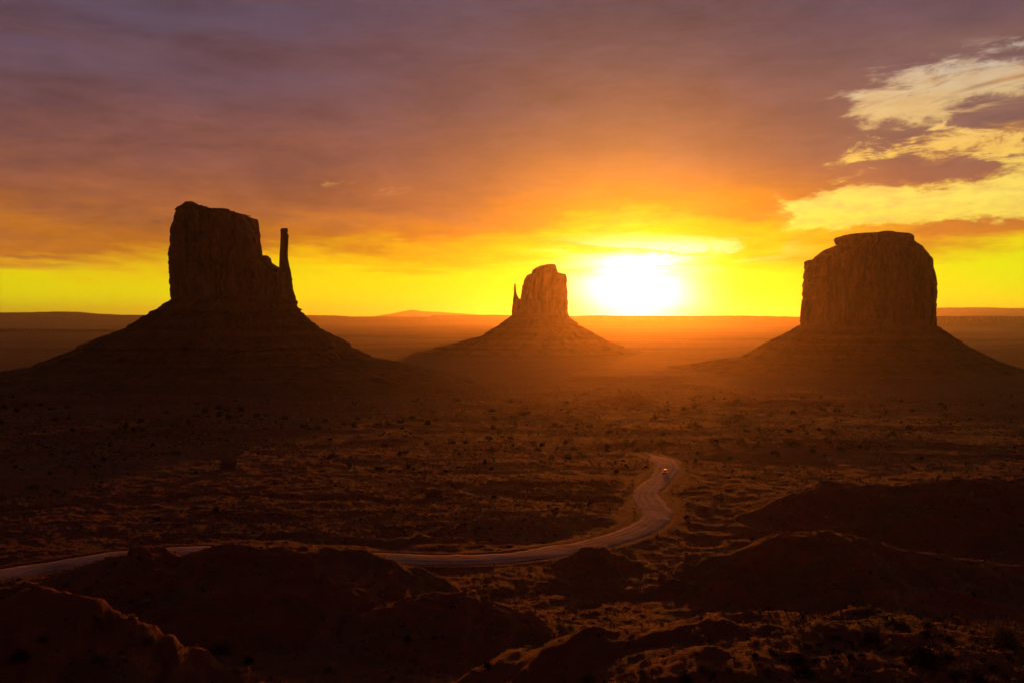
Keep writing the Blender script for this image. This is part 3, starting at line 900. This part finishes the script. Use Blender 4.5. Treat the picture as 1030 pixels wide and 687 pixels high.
# scattered scrub too many to count
def ground_cover():
    r = np.random.default_rng(99)
    N = 70000
    rr = np.exp(r.uniform(np.log(48), np.log(1500), N)); aa = r.uniform(R(-31), R(31), N)
    x = rr * np.sin(aa); y = rr * np.cos(aa)
    keep = (fbm2(x / 40, y / 40, 4, 77) + .35 * fbm2(x / 300, y / 300, 2, 78)) > r.uniform(-.9, .7, N)
    x, y, rr = x[keep], y[keep], rr[keep]
    d, _, _ = seg_dist(x, y, RC[::3])
    k = d > 6.5
    x, y, rr = x[k], y[k], rr[k]
    z = height(x, y)
    n = len(x); B = 9
    s = np.clip(rr * .0013, .18, .95) * r.lognormal(0, .4, n)
    base = np.stack([x, y, z], 1)[:, None, :]
    a = r.uniform(0, 6.28, (n, B)); up = r.uniform(.15, .9, (n, B)); out_ = r.uniform(.1, .8, (n, B))
    p = base + np.stack([np.cos(a) * out_, np.sin(a) * out_, up], -1) * s[:, None, None]
    u = r.normal(size=(n, B, 3)); u /= np.linalg.norm(u, axis=2, keepdims=True)
    w = np.cross(u, r.normal(size=(n, B, 3))); w /= np.linalg.norm(w, axis=2, keepdims=True)
    sz = s[:, None, None] * r.uniform(.25, .5, (n, B, 1))
    V = np.stack([p - u * sz, p + w * sz * .7, p + u * sz, p - w * sz * .7], 2).reshape(-1, 3)
    F = np.arange(n * B * 4).reshape(-1, 4)
    me = mesh_np('scrub', V, F, False)
    me.materials.append(M_SAGE); me.materials.append(M_JUN); me.materials.append(M_STRAW)
    me.polygons.foreach_set('material_index', np.repeat(r.choice([0, 1, 2], n, p=[.45, .33, .22]), B).astype(np.int32))
    o = link('ground_cover', me, None)
    tag(o, 'low desert scrub scattered over the red ground', 'scrub', None, 'stuff')
ground_cover()

# ------------------------------------------------------------------ rocks
def boulder_mesh(name, seed, block=False):
    import bmesh
    bm = bmesh.new()
    bmesh.ops.create_icosphere(bm, subdivisions=4, radius=1)
    V = np.array([v.co for v in bm.verts])
    if block: V = np.sign(V) * np.abs(V) ** .55
    d = 1 + .22 * fbm3(V[:, 0] * 1.3, V[:, 1] * 1.3, V[:, 2] * 1.3, 4, seed) + .06 * np.sign(np.sin(V[:, 2] * 9 + 2 * V[:, 0]))
    V = V * d[:, None]
    for v, c in zip(bm.verts, V): v.co = c
    me = bpy.data.meshes.new(name); bm.to_mesh(me); bm.free()
    me.polygons.foreach_set('use_smooth', np.full(len(me.polygons), False))
    me.materials.append(M_ROCK)
    return me
BL = [boulder_mesh('boulder', 400 + i) for i in range(4)]
OC = [boulder_mesh('rock_outcrop', 430 + i, True) for i in range(2)]
for (px, py, w, h, lab) in [(228, 473, 7.5, 7, 'dark blocky rock outcrop alone on the flat below the tall left butte'), (437, 499, 8, 5, 'dark rock outcrop in a hollow left of the road'),
                            (172, 457, 8, 2.2, 'pale trail patch, built as a flat slab, on the flat below the tall left butte')]:  # the last one is a slab standing in for a pale patch of trail
    x, y, z, ok = hit(px, py)
    o = place('rock_outcrop', OC[0] if h > 4 else OC[1], (x[0], y[0] + 2, z[0] + .2), 1, lab, 'rock', None)
    o.scale = (w * y[0] / 1000, w * .8 * y[0] / 1000, h * y[0] / 1000)
    o.rotation_euler = (0, 0, .4)
bp = [(r2.uniform(0, 500), r2.uniform(545, 680)) for _ in range(70)] + [(r2.uniform(520, 1030), r2.uniform(500, 680)) for _ in range(90)]
wx, wy, wz, ok = hit([p[0] for p in bp], [p[1] for p in bp])
dr, _, _ = seg_dist(wx, np.where(ok, wy, 0), RC[::3])
for (px, py), x, y, z, k, d in zip(bp, wx, wy, wz, ok, dr):
    if not k or d < 8: continue
    s = y * random.choice((.0008, .0011, .0014, .0018, .0028))
    w2 = 'on the dark slopes left of the road bend' if px < 500 else 'on the dark slopes right of the road bend'
    place('boulder', random.choice(BL), (x, y, z + .1 * s), s, 'small broken sandstone boulder lying ' + w2, 'boulder', 'boulders ' + w2, random.uniform(.5, .8))

# ------------------------------------------------------------------ the white car on the road
def build_car():
    import bmesh
    i = int(np.argmin(np.abs(RC[:, 1] - 402)))
    p = RC[i]; t = RC[i + 3] - RC[i - 3]
    yaw = math.atan2(t[1], t[0]) - math.pi / 2
    nrm = np.array([-t[1], t[0]]); nrm = nrm / np.linalg.norm(nrm)
    root = empty('parked_car', (p[0] - nrm[0] * .3, p[1] - nrm[1] * .3, p[2] + .10))
    root.name = 'car'
    root.rotation_euler = (math.atan2(t[2], math.hypot(t[0], t[1])), 0, yaw)
    tag(root, 'white sport utility car driving away along the dirt road, tail lights on', 'car')
    paint = plain_mat('white_car_paint', (.80, .79, .77), .3, .5)
    glass = plain_mat('dark_glass', (.02, .02, .022), .08, .6)
    rub = plain_mat('tyre_rubber', (.02, .02, .02), .85, .2)
    met = plain_mat('wheel_alloy', (.45, .45, .46), .35, .5, .9)
    blk = plain_mat('black_trim', (.03, .03, .03), .6, .3)
    red = plain_mat('tail_lamp', (.5, .02, .01), .3, .5, 0, (1.0, .06, .02, 1.6))
    hl = plain_mat('head_lamp', (.8, .8, .78), .15, .6)
    def prism(name, prof, half, mat, par, taper=None, bev=.05):
        bm = bmesh.new()
        vs = []
        for sx in (-1, 1):
            vs.append([bm.verts.new((sx * (half - (taper(z) if taper else 0)), y, z)) for y, z in prof])
        bm.faces.new(vs[0][::-1]); bm.faces.new(vs[1])
        n = len(prof)
        for k in range(n): bm.faces.new((vs[0][k], vs[0][(k + 1) % n], vs[1][(k + 1) % n], vs[1][k]))
        bmesh.ops.recalc_face_normals(bm, faces=bm.faces)
        if bev: bmesh.ops.bevel(bm, geom=list(bm.edges), offset=bev, segments=2, affect='EDGES', clamp_overlap=True)
        me = bpy.data.meshes.new(name); bm.to_mesh(me); bm.free()
        return link(name, me, mat, par)
    # forward is +Y, rear at -Y
    body = prism('body', [(-2.3, .45), (-2.36, .75), (-2.28, 1.06), (1.15, 1.06), (2.15, .96), (2.34, .78), (2.34, .42), (2.2, .34), (-2.1, .34)], .95, paint, root, None, .07)
    prism('cabin', [(-2.26, 1.05), (-2.05, 1.66), (-1.8, 1.76), (.2, 1.76), (.45, 1.70), (1.2, 1.05)], .92, paint, root, lambda z: max(0, (z - 1.05)) * .22, .05)
    prism('rear_window', [(-2.215, 1.20), (-2.075, 1.62), (-2.05, 1.62), (-2.19, 1.20)], .70, glass, root, None, 0)
    prism('windscreen', [(1.10, 1.16), (.50, 1.66), (.47, 1.63), (1.05, 1.14)], .74, glass, root, None, 0)
    for sx in (-1, 1):
        w = prism('side_window', [(-1.9, 1.14), (-1.8, 1.62), (.35, 1.62), (.95, 1.14)], .02, glass, root, None, 0)
        w.location = (sx * .862, 0, 0); w.rotation_euler = (0, -sx * .215, 0); w.location.x = sx * (.862 + .25)
        tl = prism('tail_light', [(-2.375, .78), (-2.33, 1.04), (-2.25, 1.04), (-2.29, .78)], .15, red, root, None, .015); tl.location.x = sx * .80
        h_ = prism('headlight', [(2.20, .78), (2.16, .93), (2.30, .90), (2.36, .78)], .2, hl, root, None, .015); h_.location.x = sx * .72
        mir = prism('wing_mirror', [(.80, 1.08), (.80, 1.22), (.92, 1.20), (.92, 1.08)], .1, paint, root, None, .02); mir.location.x = sx * 1.03
        rail = prism('roof_rail', [(-1.7, 1.765), (-1.7, 1.82), (.1, 1.82), (.1, 1.765)], .025, blk, root, None, 0); rail.location.x = sx * .62
    prism('bumper', [(-2.42, .42), (-2.44, .62), (-2.3, .66), (-2.3, .40)], .9, blk, root, None, .03)
    prism('number_plate', [(-2.385, .80), (-2.37, .93), (-2.33, .93), (-2.34, .80)], .26, hl, root, None, 0)
    for sx in (-1, 1):
        for yy in (-1.42, 1.42):
            bm = bmesh.new()
            bmesh.ops.create_cone(bm, cap_ends=True, segments=32, radius1=.37, radius2=.37, depth=.24)
            bmesh.ops.bevel(bm, geom=[e for e in bm.edges if e.calc_face_angle(0) > 1], offset=.04, segments=2, affect='EDGES')
            me = bpy.data.meshes.new('wheel'); bm.to_mesh(me); bm.free()
            w = link('wheel', me, rub, root); w.location = (sx * .86, yy, .37); w.rotation_euler = (0, R(90), 0)
            bm = bmesh.new()
            bmesh.ops.create_cone(bm, cap_ends=True, segments=24, radius1=.23, radius2=.19, depth=.05)
            me = bpy.data.meshes.new('rim'); bm.to_mesh(me); bm.free()
            rm = link('rim', me, met, w); rm.location = (0, 0, sx * .12)
build_car()

# ------------------------------------------------------------------ haze
def build_haze():
    import bmesh
    bm = bmesh.new()
    bmesh.ops.create_cube(bm, size=1)
    me = bpy.data.meshes.new('haze'); bm.to_mesh(me); bm.free()
    zmin = float(gz.min()) - 12; zmax = CAM_Z + 460
    o = link('haze', me, None)
    o.location = (0, 0, (zmin + zmax) / 2)
    o.scale = (100000, 100000, zmax - zmin)
    m = bpy.data.materials.new('desert_haze'); m.use_nodes = True
    t = m.node_tree; t.nodes.clear()
    ou = t.nodes.new('ShaderNodeOutputMaterial'); v = t.nodes.new('ShaderNodeVolumePrincipled')
    v.inputs['Color'].default_value = (1.0, .88, .76, 1)
    v.inputs['Density'].default_value = HAZE
    v.inputs['Anisotropy'].default_value = .845
    for s in ('Density Attribute', 'Color Attribute', 'Temperature Attribute'):
        if s in v.inputs: v.inputs[s].default_value = ''
    t.links.new(v.outputs[0], ou.inputs['Volume'])
    me.materials.append(m)
    tag(o, kind='stuff')
HAZE = 2.1e-5
build_haze()
